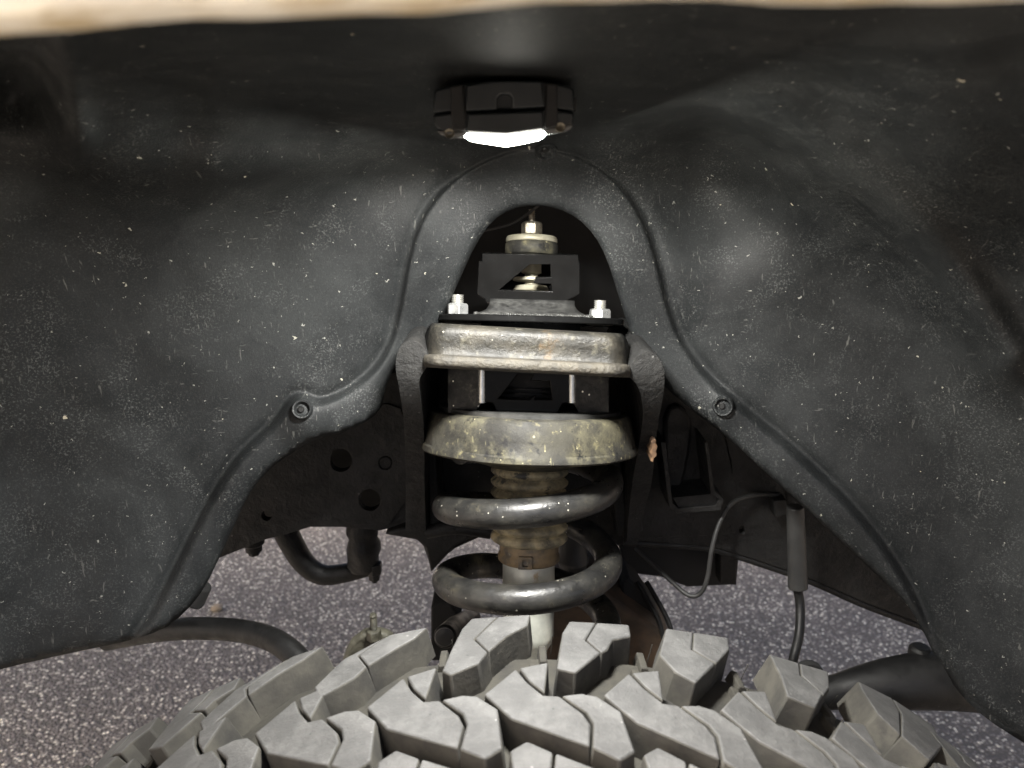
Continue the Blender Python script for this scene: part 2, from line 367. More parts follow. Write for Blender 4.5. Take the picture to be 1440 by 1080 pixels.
# ------------------------------------------------------------------ fender liner
BOUND = [(-260, -25), (1700, -25), (1700, 1200), (1560, 1110), (1490, 1075), (1440, 1045), (1385, 1010), (1348, 975), (1322, 930), (1300, 880),
    (1262, 835), (1200, 778), (1140, 722), (1080, 668), (1020, 612), (975, 578), (935, 545), (905, 510), (885, 465), (868, 410),
    (853, 362), (836, 330), (812, 306), (785, 293), (752, 288), (720, 293), (692, 310), (668, 345), (650, 385), (632, 425), (617, 458),
    (602, 482), (575, 496), (556, 512), (541, 550), (536, 578), (499, 603), (440, 619), (396, 646), (371, 667), (347, 699), (331, 735), (311, 779),
    (288, 827), (260, 862), (228, 886), (180, 902), (100, 918), (0, 941), (-100, 968), (-260, 1010)]
RAISED = [(186, 905), (215, 870), (240, 820), (270, 760), (300, 700), (340, 640), (388, 598), (408, 566), (425, 556), (446, 570), (490, 553), (530, 520),
    (553, 480), (565, 430), (575, 370), (592, 310), (630, 258), (690, 222), (750, 206), (820, 222), (875, 262), (908, 320), (926, 380), (936, 430),
    (955, 480), (990, 530), (1052, 583), (1112, 632), (1182, 698), (1240, 766), (1278, 830), (1304, 890), (1330, 965), (1380, 1012), (1440, 1050),
    (1440, 1400), (0, 1400)]
CTRL = [  # pixel x, y -> 1 / distance
 (-260,-25,5.0),(100,-25,4.7),(450,-25,4.6),(720,-25,4.7),(1000,-25,4.7),(1440,-25,4.9),(1700,-25,5.2),
 (-260,60,4.1),(0,60,3.35),(90,60,3.75),(250,60,3.55),(450,60,3.5),(720,60,3.6),(1000,60,3.5),(1250,60,3.7),(1440,60,3.9),(1700,60,4.5),
 (-260,130,3.5),(0,120,2.8),(90,125,3.0),(250,120,2.80),(450,115,2.65),(600,115,2.72),(720,115,2.75),(850,115,2.72),(1000,115,2.8),(1200,115,3.0),(1440,140,3.4),(1700,160,4.0),
 (-260,220,3.1),(0,180,2.5),(90,185,2.55),(250,175,2.40),(450,170,2.18),(720,160,2.28),(850,160,2.25),(1000,165,2.25),(1200,180,2.6),(1440,230,2.95),(1700,300,3.4),
 (0,222,2.46),(150,222,2.40),(300,236,2.30),(450,230,2.10),(600,215,2.04),(720,205,2.03),(870,220,2.03),(1050,240,2.08),(1200,260,2.28),
 (-260,400,2.7),(0,300,2.36),(250,320,2.14),(450,320,2.03),(600,310,1.98),(750,288,1.97),(900,320,1.97),(1080,350,2.0),(1250,340,2.16),(1440,350,2.50),(1700,500,3.0),
 (0,500,2.25),(250,500,2.08),(450,480,1.98),(570,480,1.90),(640,400,1.92),(860,400,1.92),(930,480,1.90),(1080,500,1.97),(1250,500,2.06),(1440,550,2.28),
 (-260,700,2.7),(0,700,2.28),(200,700,2.14),(400,620,2.00),(520,570,1.93),(960,540,1.90),(1100,650,1.97),(1250,700,2.06),(1440,750,2.25),(1700,800,2.8),
 (-260,1010,2.8),(0,930,2.38),(180,890,2.22),(300,790,2.08),(1250,800,2.08),(1300,890,2.14),(1440,1040,2.35),(1700,1200,2.8)]
def tps_fit(c):
    c = np.array(c, float); X = c[:, :2]/1000.; n = len(c)
    d = np.linalg.norm(X[:, None]-X[None], axis=2); K = np.where(d > 0, d*d*np.log(d+1e-12), 0) + np.eye(n)*2e-3
    Pm = np.c_[np.ones(n), X]; A = np.zeros((n+3, n+3)); A[:n, :n] = K; A[:n, n:] = Pm; A[n:, :n] = Pm.T
    return X, np.linalg.solve(A, np.r_[c[:, 2], 0, 0, 0])
TX, TW = tps_fit(CTRL)
def tps(q):
    q = np.asarray(q, float)/1000.; out = np.zeros(len(q))
    for i in range(0, len(q), 8000):
        d = np.linalg.norm(q[i:i+8000, None]-TX[None], axis=2); K = np.where(d > 0, d*d*np.log(d+1e-12), 0)
        out[i:i+8000] = K@TW[:-3] + np.c_[np.ones(len(d)), q[i:i+8000]]@TW[-3:]
    return out
def seg_dist(q, poly, closed=True):
    q = np.asarray(q, float); best = np.full(len(q), 1e9); n = len(poly)
    for i in range(n if closed else n-1):
        a = np.array(poly[i], float); b = np.array(poly[(i+1) % n], float); ab = b-a
        t = np.clip(((q-a)@ab)/(ab@ab), 0, 1); best = np.minimum(best, np.linalg.norm(q-(a+t[:, None]*ab), axis=1))
    return best
def inside(q, poly):
    q = np.asarray(q, float); r = np.zeros(len(q), bool); n = len(poly)
    for i in range(n):
        x1, y1 = poly[i]; x2, y2 = poly[(i+1) % n]
        if y1 == y2: continue
        c = (y1 > q[:, 1]) != (y2 > q[:, 1]); r ^= c & (q[:, 0] < (x2-x1)*(q[:, 1]-y1)/(y2-y1)+x1)
    return r
def smooth_poly(p, it=2):
    for _ in range(it):
        q = []
        for i in range(len(p)):
            a = p[i]; b = p[(i+1) % len(p)]
            q += [(a[0]*.75+b[0]*.25, a[1]*.75+b[1]*.25), (a[0]*.25+b[0]*.75, a[1]*.25+b[1]*.75)]
        p = q
    return p
RS = smooth_poly(RAISED)
RIDGE_L = [(-120, 175), (0, 196), (150, 215), (300, 233), (400, 232), (480, 212), (560, 170), (610, 150)]
RIDGE_R = [(815, 150), (920, 138), (1020, 142), (1110, 172), (1190, 228), (1260, 290), (1340, 380), (1420, 500)]
def chaik(p, it=2):
    for _ in range(it):
        p = [p[0]]+[q for a, b in zip(p, p[1:]) for q in ((a[0]*.75+b[0]*.25, a[1]*.75+b[1]*.25), (a[0]*.25+b[0]*.75, a[1]*.25+b[1]*.75))]+[p[-1]]
    return p
RIDGE_T = [(310, 112), (400, 100), (500, 118), (590, 128)]
STREAK_L = [(150, 470), (230, 360), (330, 300)]
def sst(x): x = np.clip(x, 0, 1); return x*x*(3-2*x)
def lnoise(q, s, seed):
    """smooth value noise for dents"""
    rng = np.random.RandomState(seed); G = rng.rand(64, 64); x = q[:, 0]/s+40; y = q[:, 1]/s+20
    xi = np.floor(x).astype(int); yi = np.floor(y).astype(int); fx = sst(x-xi); fy = sst(y-yi)
    g_ = lambda a, b: G[a % 64, b % 64]
    return (g_(xi, yi)*(1-fx)+g_(xi+1, yi)*fx)*(1-fy)+(g_(xi, yi+1)*(1-fx)+g_(xi+1, yi+1)*fx)*fy-.5
def liner_Y(q):
    q = np.asarray(q, float); Y = 1/np.maximum(tps(q), .5)
    sd = seg_dist(q, RS)*np.where(inside(q, RS), 1, -1)
    ww = np.interp(q[:, 1], [300, 480, 620], [3.2, 4.5, 10])
    Y = Y - np.interp(q[:, 1], [300, 480, 620], [.0045, .0055, .0075])*sst((sd+ww)/(2*ww))*sst((q[:, 1]-196)/30)            # raised pad and edge bead
    Y = Y + .0022*np.exp(-((sd+9)/6)**2)*sst((q[:, 1]-230)/40)   # groove beside it
    be = seg_dist(q, BOUND); Y = Y + .0025*sst((9-be)/9)*(q[:, 1] > 200)   # edge turns away
    for poly, h, wd in ((chaik(RIDGE_L), .014, 40), (chaik(RIDGE_R), .022, 38), (chaik(RIDGE_T), .010, 22), ([(88, -20), (90, 60), (96, 130), (110, 190)], .022, 26)):
        Y = Y - h*np.exp(-(seg_dist(q, poly, False)/wd)**2)
    for cx, cy, h, wd in ((752, 232, .009, 48), (432, 590, .008, 34), (1017, 572, .004, 30), (1010, 236, -.034, 105), (330, 310, -.012, 90), (470, 178, .010, 60), (1330, 240, .020, 110), (30, 110, -.05, 55), (560, 200, -.008, 70), (700, 60, .0, 50)):
        Y = Y - h*np.exp(-(((q[:, 0]-cx)**2+(q[:, 1]-cy)**2)/wd**2))
    Y = Y + .011*lnoise(q, 230, 3) + .0022*lnoise(q, 80, 5) + .0004*lnoise(q, 26, 9)
    return Y
def liner_point(px, py): return P(px, py, float(liner_Y([(px, py)])[0]))
def liner_normal(px, py):
    a = liner_point(px+8, py)-liner_point(px-8, py); b = liner_point(px, py-8)-liner_point(px, py+8)
    n = a.cross(b).normalized(); return n if n.y < 0 else -n
def resample(p, step):
    out = []
    for i in range(len(p)):
        a = np.array(p[i], float); b = np.array(p[(i+1) % len(p)], float); k = max(1, int(np.linalg.norm(b-a)/step))
        out += [tuple(a+(b-a)*j/k) for j in range(k)]
    return out
def liner_mesh():
    core = BOUND[3:49]
    ring = BOUND[:3] + [p for p in core] + BOUND[49:]
    # soften the visible edge with one Chaikin pass, keep the far corners
    sm = []
    for i in range(3, len(ring)-1):
        a, b = ring[i], ring[i+1]; sm += [(a[0]*.75+b[0]*.25, a[1]*.75+b[1]*.25), (a[0]*.25+b[0]*.75, a[1]*.25+b[1]*.75)]
    ring = ring[:3] + sm + [ring[-1]]
    edge = resample(ring, 7)
    gx, gy = np.meshgrid(np.arange(-255, 1700, 8.), np.arange(-20, 1196, 8.)); q = np.c_[gx.ravel(), gy.ravel()]
    q[:, 0] += np.where((np.round((q[:, 1]+20)/8) % 2) == 1, 4, 0)
    keep = inside(q, ring); q = q[keep]; q = q[seg_dist(q, ring) > 4.5]
    cr = [p for p in resample(RS, 6) if 180 < p[0] < 1445 and 195 < p[1] < 1050]
    extra = []
    for i in range(len(cr)):
        a = np.array(cr[i-1]); b_ = np.array(cr[(i+1) % len(cr)]); d = b_-a; L_ = np.linalg.norm(d)
        if L_ > 30 or L_ < 1e-6: continue
        n_ = np.array((-d[1], d[0]))/L_
        for o_ in (-14, -10, -7, -4.5, -2, 0, 2, 4.5, 8): extra.append(np.array(cr[i])+n_*o_)
    extra = np.array(extra); extra = extra[inside(extra, ring)]; extra = extra[seg_dist(extra, ring) > 4]
    dist = seg_dist(q, RS); q = q[~((dist < 13) & (q[:, 1] > 200))]
    q = np.r_[q, extra]
    allp = [Vector(p) for p in edge] + [Vector(p) for p in q]
    n = len(edge)
    vs, es, fs, *_ = delaunay_2d_cdt(allp, [(i, (i+1) % n) for i in range(n)], [], 1, 1e-4)
    qq = np.array([(v.x, v.y) for v in vs]); Y = liner_Y(qq)
    mb = MB(); mb.add([P(a[0], a[1], y) for a, y in zip(qq, Y)], [tuple(f) for f in fs]); return mb
liner = thing('fender_liner', P(720, 250, .5), 'large scuffed black plastic wheel arch liner with an arched strut opening', 'fender liner')
lp = liner_mesh().build('liner_panel', M['liner'], liner, sharp=80, recalc=False)
me = lp.data
if sum((p.normal.y for p in me.polygons)) > 0: me.flip_normals()
k = lp.modifiers.new('thickness', 'SOLIDIFY'); k.thickness = .003; k.offset = -1
def clip(px, py, rpx, label=None):
    c = liner_point(px, py); n = liner_normal(px, py); r = rpx*(c-CAM).dot(FW)/F
    ex = n.cross(Vector((0, 0, 1))).normalized(); ey = n.cross(ex)
    ob = MB().lathe((ex, ey), [(c-n*.004, r*1.05), (c+n*.0012, r*1.05), (c+n*.0028, r*.92), (c+n*.0026, r*.78), (c-n*.0012, r*.55), (c-n*.0018, r*.2), (c-n*.0018, .0002)], 28).build('push_clip', M['liner'], liner)
    c2 = c+ex*r*.12
    MB().lathe((ex, ey), [(c2-n*.003, r*.36), (c2+n*.0004, r*.34), (c2+n*.001, r*.24), (c2+n*.001, .0002)], 18).build('clip_pin', M['black'], ob)
clip(425, 576, 14); clip(1017, 571, 14); clip(768, 211, 15)

# ------------------------------------------------------------------ fender lip (close to the lens, out of focus)
fen = thing('fender', P(720, 0, .12), 'cream white fender edge with rusty lip above the liner', 'fender')
mb = MB(); mr = MB(); rows = []; rr = []
xs = np.linspace(-1.25, 1.25, 280)
for x in xs:
    px = CX + x/.128*F
    yb = np.interp(px, [-2000, -400, 0, 250, 500, 720, 900, 1440, 1900, 3000], [900, 84, 36, 19, 1, -11, -17, -17, -12, 500])
    if px < -400 or px > 1900:   # beyond the frame the arch bends down
        e = (abs(x)-.2); yb = yb
    zb = P(720, yb, .120).z
    wob = .00016*math.sin(x*90)+.00014*math.sin(x*230+1)+.00012*math.sin(x*610)
    Yb = .120
    rows.append([(x, Yb+.030, zb+.010), (x, Yb+.016, zb+.003+wob), (x, Yb+.004, zb+.0004+wob), (x, Yb, zb+wob), (x, Yb-.002, zb+.0008+wob), (x, Yb-.0034, zb+.004), (x, Yb-.006, zb+.03), (x, Yb-.006, zb+.10), (x, Yb-.004, max(1.36, zb+.25))])
    rr.append([(x, Yb+.010, zb+.0002+wob*1.5), (x, Yb+.003, zb-.0005+wob*2), (x, Yb-.001, zb-.0003+wob*2), (x, Yb-.0022, zb+.0006+wob*4)])
strip(mb, rows); strip(mr, rr)
mb.build('fender_skin', M['white'], fen, sharp=60)
mr.build('rusty_lip', M['rust'], fen, sharp=60)

# ------------------------------------------------------------------ rock light on the liner ceiling
rl = thing('rock_light', P(708, 116, .40), 'small black pod light with a glowing strip under the liner ceiling', 'pod light')
LY = .350
MB().ppx([(610, 126), (640, 118), (690, 113), (762, 113), (800, 120), (808, 126), (808, 157), (764, 152), (698, 155), (640, 157), (608, 161)], LY, LY+.055).build('lamp_base', M['housing'], rl, bevel=.0012)
MB().ppx([(607, 162), (640, 158), (698, 156), (764, 153), (808, 158), (806, 176), (790, 180), (764, 184), (710, 190), (657, 188), (622, 186), (613, 180)], LY-.0015, LY+.05).build('lamp_body', M['housing'], rl, bevel=.001)
MB().ppx([(655, 120), (690, 113.5), (762, 113.5), (766, 150), (720, 153), (720, 138), (716, 133), (704, 133), (699, 138), (699, 154), (655, 156)], LY-.005, LY+.01).build('front_panel', M['housing'], rl, bevel=.0008)
MB().ppx([(657, 160), (764, 156), (764, 181), (712, 188), (657, 185)], LY-.0045, LY+.01).build('lower_panel', M['housing'], rl, bevel=.0008)
for pts in ([(633, 122), (651, 118), (655, 158), (656, 184), (637, 184), (634, 158)], [(768, 117), (784, 118), (784, 178), (766, 182)]):
    MB().ppx(pts, LY-.0032, LY+.01).build('housing_rib', M['dark'], rl, bevel=.0008)
MB().ppx([(806, 136), (811, 137), (810, 157), (806, 157)], LY+.002, LY+.012).build('end_tab', M['dark'], rl, bevel=.0005)
for poly, sx, sy in (([(613, 183), (655, 185), (656.5, 191), (640, 193.5), (620, 190)], 632, 185), ([(765, 182), (805, 174), (806, 179), (796, 185), (765.5, 189)], 788, 176)):
    MB().ppx(poly, LY-.002, LY+.002).build('mounting_ear', M['earlug'], rl, bevel=.0008)
    c = P(sx, sy+3, LY-.0024)
    MB().lathe((Vector((1, 0, 0)), Vector((0, .3, .95))), [(c+Vector((0, .002, 0)), .0022), (c+Vector((0, -.0004, 0)), .0021), (c+Vector((0, .0004, 0)), .0012), (c+Vector((0, .0005, 0)), .0001)], 16).build('screw', M['nut_old'], rl)
MB().ppx([(657, 187), (710, 190), (764, 183.5), (765, 189), (738, 195.5), (711, 200), (684, 196), (657, 191.5)], LY-.003, LY+.045).build('light_strip', M['lens'], rl, bevel=.0006)
for poly in ([(653.5, 187.5), (656.6, 187.2), (656.6, 193), (654, 192)], [(764.6, 184), (768, 183.6), (767.5, 188.5), (765, 189.5)]):
    MB().ppx(poly, LY+.006, LY+.044).build('added_side_glow', M['side_fill'], rl)  # tucked-away emitters added at the strip ends to light the liner sideways
pn = [P(x, y, LY-.001)+Vector((0, 0, -.0006)) for x, y in ((660, 193), (684, 196.8), (711, 200.8), (738, 196.2), (762, 190.5))]
mb = MB(); strip(mb, [[p+Vector((0, .004, 0)), p+Vector((0, .030, 0))] for p in pn]); led = mb.build('led_panel', M['led'], rl, recalc=False)
if led.data.polygons[0].normal.z > 0: led.data.flip_normals()
ll = bpy.data.lights.new('led_light', 'AREA'); ll.shape = 'RECTANGLE'; ll.size = .040; ll.size_y = .022; ll.energy = LAMP_WATTS; ll.spread = math.radians(166); ll.color = (1, .985, .95)
lo = bpy.data.objects.new('led_light', ll); COL.objects.link(lo); lo.parent = rl
lo.location = P(711, 206, LY+.018)-Vector(rl.location)+Vector((0, 0, -.0015)); lo.rotation_euler = (math.radians(4), 0, 0)

# ------------------------------------------------------------------ strut frame
A1 = P(748, 300, .567); A0 = P(744, 740, .520)
AX = (A1-A0).normalized()
EX = Vector((1, 0, -.028)).normalized()
EY = AX.cross(Vector((1, 0, 0))); EY = EY if EY.y < 0 else -EY; EY.normalize()     # towards the camera
FRAME = (EX, EY)
def axis_at(py):
    lo, hi = -.5, .7
    for _ in range(50):
        t = (lo+hi)/2
        if proj(A0+AX*t)[1] > py: lo = t
        else: hi = t
    return A0+AX*lo
def mpp(py): return proj(axis_at(py))[2]/F           # metres per pixel on the axis
def prof(l): return [(axis_at(y), r*mpp(y)) for y, r in l]

strut = thing('coil_strut', axis_at(900), 'dusty black coil spring strut standing behind the tyre', 'coil strut')
# spring
PH = [-300, -270, -225, -155, -90, 0, 90, 150, 210, 270, 360, 450, 540, 600]
LV = [940, 905, 851, 735, 704, 672, 586, 478, 405, 340, 276, 184, 112, 92]
def mono(x):
    return np.interp(x, PH, LV)
ks = np.arange(-300, 601, 3.0); lv = mono(ks)
for _ in range(60): lv[1:-1] = (lv[:-2]+2*lv[1:-1]+lv[2:])/4
pts = []; rads = []
for a, l in zip(ks, lv):
    py = 620+l/3.6; c = axis_at(py); R = 114*mpp(760); an = math.radians(a)
    pts.append(c+EX*(R*math.sin(an)-.0013)+EY*(R*math.cos(an))); rads.append(19.3*mpp(760))
MB().tube(pts, rads, 20, smooth=False).build('coil_spring', M['spring'], strut, sharp=80)
# rubber seat, cone, boot, collar, damper
wob = lambda a, j: 1+.012*math.sin(3*a+1)+.006*math.sin(7*a+j*.5)
MB().lathe(FRAME, prof([(577, 100), (577.2, 133), (579, 139), (585, 143), (604, 146.5), (621, 148.5), (623, 150.5), (630, 151.5), (632.5, 149), (632.5, 144), (629, 128)]), 96, wob=wob).build('spring_seat', M['rubber'], strut, sharp=38)
MB().lathe(FRAME, prof([(628, 127), (634, 124), (639, 112), (644, 92), (649, 72), (654, 60), (656, 50)]), 72).build('seat_cone', M['rubber'], strut, sharp=70)
bl = [(650, 48)]
y = 654
while y < 752:
    for dy, r in ((0, 48.5), (3, 51.5), (6, 53.2), (9, 53.2), (12, 51.5), (14, 49)): bl.append((y+dy, (r-51)*1.5+51+random.uniform(-.3, .3)))
    y += 15.5
bl += [(757, 46), (760, 40)]
MB().lathe(FRAME, prof(bl), 64).build('dust_boot', M['boot'], strut, sharp=80)
MB().lathe(FRAME, prof([(744, 44), (749, 52), (752, 53.5), (756, 51), (758, 43)]), 64).build('boot_ring', M['boot'], strut, sharp=80)
MB().lathe(FRAME, prof([(752, 38), (757, 41), (768, 41.5), (775, 41), (777, 43), (781, 43.5), (786, 43), (789, 40), (790, 36)]), 64).build('boot_collar', M['boot_rust'], strut, sharp=60)
cl = axis_at(779)+EY*(43.3*mpp(779))-EX*.002
mb = MB(); mb.prism([cl+EX*a+AX*b for a, b in ((-.006, -.0045), (.004, -.0045), (.004, .0045), (-.006, .0045))], EY*.0025,
    [[cl+EX*a+AX*b for a, b in ((-.003, -.0025), (.001, -.0025), (.001, .0025), (-.003, .0025))]])
mb.build('clamp_buckle', M['boot_rust'], strut, bevel=.0004)
MB().lathe(FRAME, prof([(785, 34), (787, 36.5), (830, 36.5), (890, 36), (900, 34), (912, 27), (960, 26)]), 64).build('damper_tube', M['damper'], strut, sharp=60)

# ------------------------------------------------------------------ lift spacer bolted on top of the strut
sp = thing('strut_spacer', axis_at(455), 'glossy black strut spacer with a slanted cutout bolted above the spring', 'strut spacer')
def lvl(py, dx_px, fwd):
    """point dx pixels right of the axis at axis level py, fwd metres towards the camera"""
    return axis_at(py)+EX*(dx_px*mpp(py))+EY*fwd
def on_plate(px, py, fwd):
    """pixel -> point on the plane parallel to the strut, fwd metres in front of the axis"""
    d = FW + RT*((px-CX)/F) + UP*((CY-py)/F); o = A0+EY*fwd
    return CAM + d*((o-CAM).dot(EY)/d.dot(EY))
def z2(l): return [(540+x/3.6, 270+y/3.6) for x, y in l]
def z3(l): return [(540+x/3.6, 430+y/3.6) for x, y in l]
UF = .026
PN = Vector((0, -1, -.03)).normalized()
def on_plane(px, py, o):
    d = FW + RT*((px-CX)/F) + UP*((CY-py)/F); return CAM + d*((o-CAM).dot(PN)/d.dot(PN))
outer = z2([(497, 312), (983, 320), (986, 356), (991, 356), (990, 516), (934, 545), (924, 566), (518, 560), (512, 542), (472, 516), (480, 352), (497, 350)])
cut = z2([(582, 497), (738, 366), (842, 366), (845, 432), (768, 434), (757, 462), (848, 464), (852, 505)])
UO = axis_at(425)+EY*UF
MB().prism([on_plane(x, y, UO) for x, y in outer], PN*-.0045, [[on_plane(x, y, UO) for x, y in cut]]).build('upper_bracket', M['spacer'], sp, bevel=.0011)
MB().prism([on_plate(x, y, -UF) for x, y in outer], EY*-.0045).build('rear_bracket', M['spacer'], sp, bevel=.0006)
tp = [on_plane(678, 356.5, UO)-PN*.0048, on_plane(814, 358.5, UO)-PN*.0048, lvl(359, 66, -UF), lvl(359, -69, -UF)]
MB().prism(tp, AX*-.0045).build('top_plate', M['spacer'], sp, bevel=.0006)
# flared foot of the bracket
rows = []
for yy, hw0, hw1, fw in ((424, 56.5, 57, UF+.0001), (428, 56.5, 57, UF+.0008), (432, 57, 57.5, UF+.003), (436, 58.5, 59, UF+.007), (440, 61, 62, UF+.0125), (443, 66, 67, UF+.017), (446, 74, 76, UF+.019)):
    y2 = yy
    rows.append([lvl(y2, -hw0+(hw0+hw1)*j/14, fw) for j in range(15)])
mb = MB(); strip(mb, rows); mb.build('bracket_foot', M['foot'], sp, solid=.003, sharp=80)
# weld bead along the foot
wp = [lvl(447, -76+154*j/46, UF+.021+random.uniform(-.0006, .0006)) for j in range(47)]
MB().tube(wp, [.0014+.0005*math.sin(j*1.9) for j in range(47)], 8, sub=3).build('weld_bead', M['weld'], sp, sharp=80)
# base plate: long rounded plate, seen edge on
def plate_outline(hw, hd, n=40, p=3.0):
    out = []
    for k in range(n):
        a = 2*math.pi*k/n; c, s_ = math.cos(a), math.sin(a)
        out.append((hw*math.copysign(abs(c)**(2/p), c), hd*math.copysign(abs(s_)**(2/p), s_)))
    return out
m_ = mpp(452)
MB().prism([axis_at(456)+EX*(x-2*m_)+EY*y for x, y in plate_outline(130*m_, .052)], AX*.0046).build('base_plate', M['spacer'], sp, bevel=.0009)
def hexnut(c, r, h, name, m, parent, stud_r=None, stud_h=0, rot=.15, ms=None):
    mb = MB(); prf = [(c, r*.92), (c+AX*h*.08, r), (c+AX*h*.86, r), (c+AX*h, r*.86), (c+AX*h, r*.5)]
    mb.lathe(FRAME, prf, 6, rot=rot)
    nut = mb.build(name, m, parent, bevel=.0005, sharp=25)
    if stud_r:
        pr = []; y = 0; top = h+stud_h
        while y < top:
            pr += [(c+AX*y, stud_r*.86), (c+AX*(y+.00055), stud_r), (c+AX*(y+.0008), stud_r)]; y += .00135
        pr += [(c+AX*top, stud_r*.8), (c+AX*top, .0002)]
        o = MB().lathe(FRAME, pr, 24).build('threaded_stud', ms or M['thread'], nut, sharp=70)
    return nut
for px, py, rot in ((643.5, 445.5, .2), (843.5, 453.5, .1)):
    c = on_plate(px, py, .030)
    MB().lathe(FRAME, [(c-AX*.002, .0089), (c+AX*.0003, .0089), (c+AX*.0006, .0083), (c+AX*.0006, .004)], 28).build('flat_washer', M['lip'], sp)
    part_label(hexnut(c+AX*.0006, .0078, .0086, 'hex_nut', M['zinc'], sp, .0042, .0056, rot), 'shiny new zinc nut on a threaded stud')
# top nut, washer and bushing on the damper rod
c = axis_at(331)
part_label(hexnut(c, .0077, .0095, 'hex_nut', M['nut_old'], sp, .0023, .0085, .35, M['nut_old']), 'weathered grey top nut on a thin stud')
MB().lathe(FRAME, prof([(342, 20), (341.5, 35.5), (340, 36.5), (336, 36), (333.5, 34.5), (333, 14)]), 56).build('cup_washer', M['washer'], sp, sharp=50)
MB().lathe(FRAME, prof([(359, 35), (356, 37.2), (350, 37.4), (344, 37), (342, 35.5), (341.8, 20)]), 56).build('rubber_bushing', M['rubber'], sp, sharp=50)
# things seen through the upper cutout
MB().lathe(FRAME, prof([(396, 22), (395, 26), (391, 26), (390, 10)]), 40).build('inner_washer', M['washer'], sp, sharp=40)
MB().lathe(FRAME, prof([(410, 24), (408, 25), (402, 22), (400, 9), (386, 9), (384, 14), (372, 14), (366, 22), (360, 24)]), 40).build('inner_bushing', M['washer'], sp, sharp=50)
# lower cage between crossbar and spring seat
CF = .046
front = z3([(500, 300), (948, 300), (948, 492), (905, 495), (880, 545), (572, 545), (548, 492), (500, 488)])
cut2 = z3([(577, 470), (680, 345), (756, 345), (738, 378), (768, 379), (838, 380), (850, 474), (764, 474), (768, 450), (738, 474)])
MB().prism([on_plate(x, y, CF) for x, y in front], EY*-.004, [[on_plate(x, y, CF) for x, y in cut2]]).build('cage_front', M['spacer'], sp, bevel=.0008)
for sgn in (-1, 1):
    x0 = 500 if sgn < 0 else 948; x1 = 322 if sgn < 0 else 1140
    a = [on_plate(540+x0/3.6, 430+yy/3.6, CF) for yy in (300, 492)]
    b = [on_plate(540+x1/3.6, 430+yy/3.6, .036) for yy in (300, 548)]
    off = EX*(.0012*sgn)
    MB().prism([a[0]+off, b[0], b[1], on_plate(540+(x0+sgn*40)/3.6, 430+545/3.6, CF-.003), a[1]+off], EY*-.004).build('cage_side', M['speckled'], sp, bevel=.0008)
    e0, e1 = a[0]+EY*-.002+EX*(.0006*sgn), a[1]+EY*-.002+EX*(.0006*sgn)
    MB().tube([e0, e1], .0029, 16, smooth=False).build('cage_fold', M['fold'], sp, sharp=80)
MB().prism([axis_at(556)+EX*x+EY*y for x, y in plate_outline(.036, .030, 24, 2)], AX*.06).build('cage_core', M['dark'], sp)
for yy in (545, 551, 557):
    MB().lathe(FRAME, prof([(yy+2, 20), (yy, 66), (yy-2, 66), (yy-3.5, 20)]), 32).build('core_shim', M['spacer'], sp)
MB().lathe(FRAME, prof([(580, 60), (579.5, 125), (578, 127), (572.5, 127), (571, 125), (570.5, 60)]), 80).build('lower_ring', M['ring'], sp, sharp=40)

# ------------------------------------------------------------------ chassis frame with the strut tower
fr = thing('chassis_frame', P(720, 640, .62), 'dusty black steel chassis frame with the strut tower and crossbar', 'vehicle frame')
BY = .470
# crossbar: formed channel with a flared lower lip
def bar_rows(profile, hw_l, hw_r, nseg=44):
    rows = []
    for i in range(nseg+1):
        u = -1+2*i/nseg; e = max(0, (abs(u)-.80)/.20); back = .030*(1-math.sqrt(max(0, 1-e*e)))
        row = []
        for (py, dY, ins) in profile:
            hw = (hw_l if u < 0 else hw_r)-ins
            row.append(P(741+u*hw, py+7.5*u, BY+dY+back))
        rows.append(row)
    return rows
mb = MB(); strip(mb, bar_rows([(464, .050, 20), (463, .030, 16), (461.5, .010, 14), (463, .004, 11), (467, .0005, 7), (474, -.0015, 4), (486, -.001, 1), (498, -.001, 0), (506, -.003, 0), (512, -.007, -1)], 146, 146))
mb.build('crossbar', M['tower'], fr, solid=.004, sharp=80)
mb = MB(); strip(mb, bar_rows([(508, -.0075, 0), (511, -.0095, -1), (515.5, -.0105, -1.5), (518.5, -.009, -1.5), (519.5, -.004, -1), (518, .010, 2), (517, .03, 8)], 146, 146))
mb.build('crossbar_lip', M['lip'], fr, solid=.002, sharp=80)
# the two ears and legs of the tower
earL = smooth_poly([(606, 508), (594, 484), (576, 477), (560, 488), (555, 514), (561, 546), (568, 588), (571, 650), (570, 770), (570, 800), (600, 800), (600, 770), (597, 690), (597, 612), (592, 566), (588, 536), (596, 522)], 2)
earR = smooth_poly([(882, 522), (894, 502), (910, 492), (926, 500), (935, 520), (934, 552), (926, 590), (920, 640), (917, 680), (905, 720), (896, 770), (896, 800), (880, 800), (880, 770), (886, 700), (894, 650), (902, 608), (906, 568), (896, 540), (886, 532)], 2)
earL = [(x, min(y, 747)) for x, y in earL]; earR = [(x, min(y, 764)) for x, y in earR]
def dedup(p): return [q for i, q in enumerate(p) if math.hypot(q[0]-p[i-1][0], q[1]-p[i-1][1]) > .3]
earL = [q for q in dedup(earL) if not (q[1] == 747 and 571.5 < q[0] < 599)]; earR = [q for q in dedup(earR) if not (q[1] == 764 and 882 < q[0] < 895)]
for ear in (earL, earR):
    fr_ = [P(x, y, .474 + .10*float(sst((y-520)/230))) for x, y in ear]
    MB().prism(fr_, (0, .12, 0)).build('tower_leg', M['ear'], fr, bevel=.004, seg=4, sharp=50)
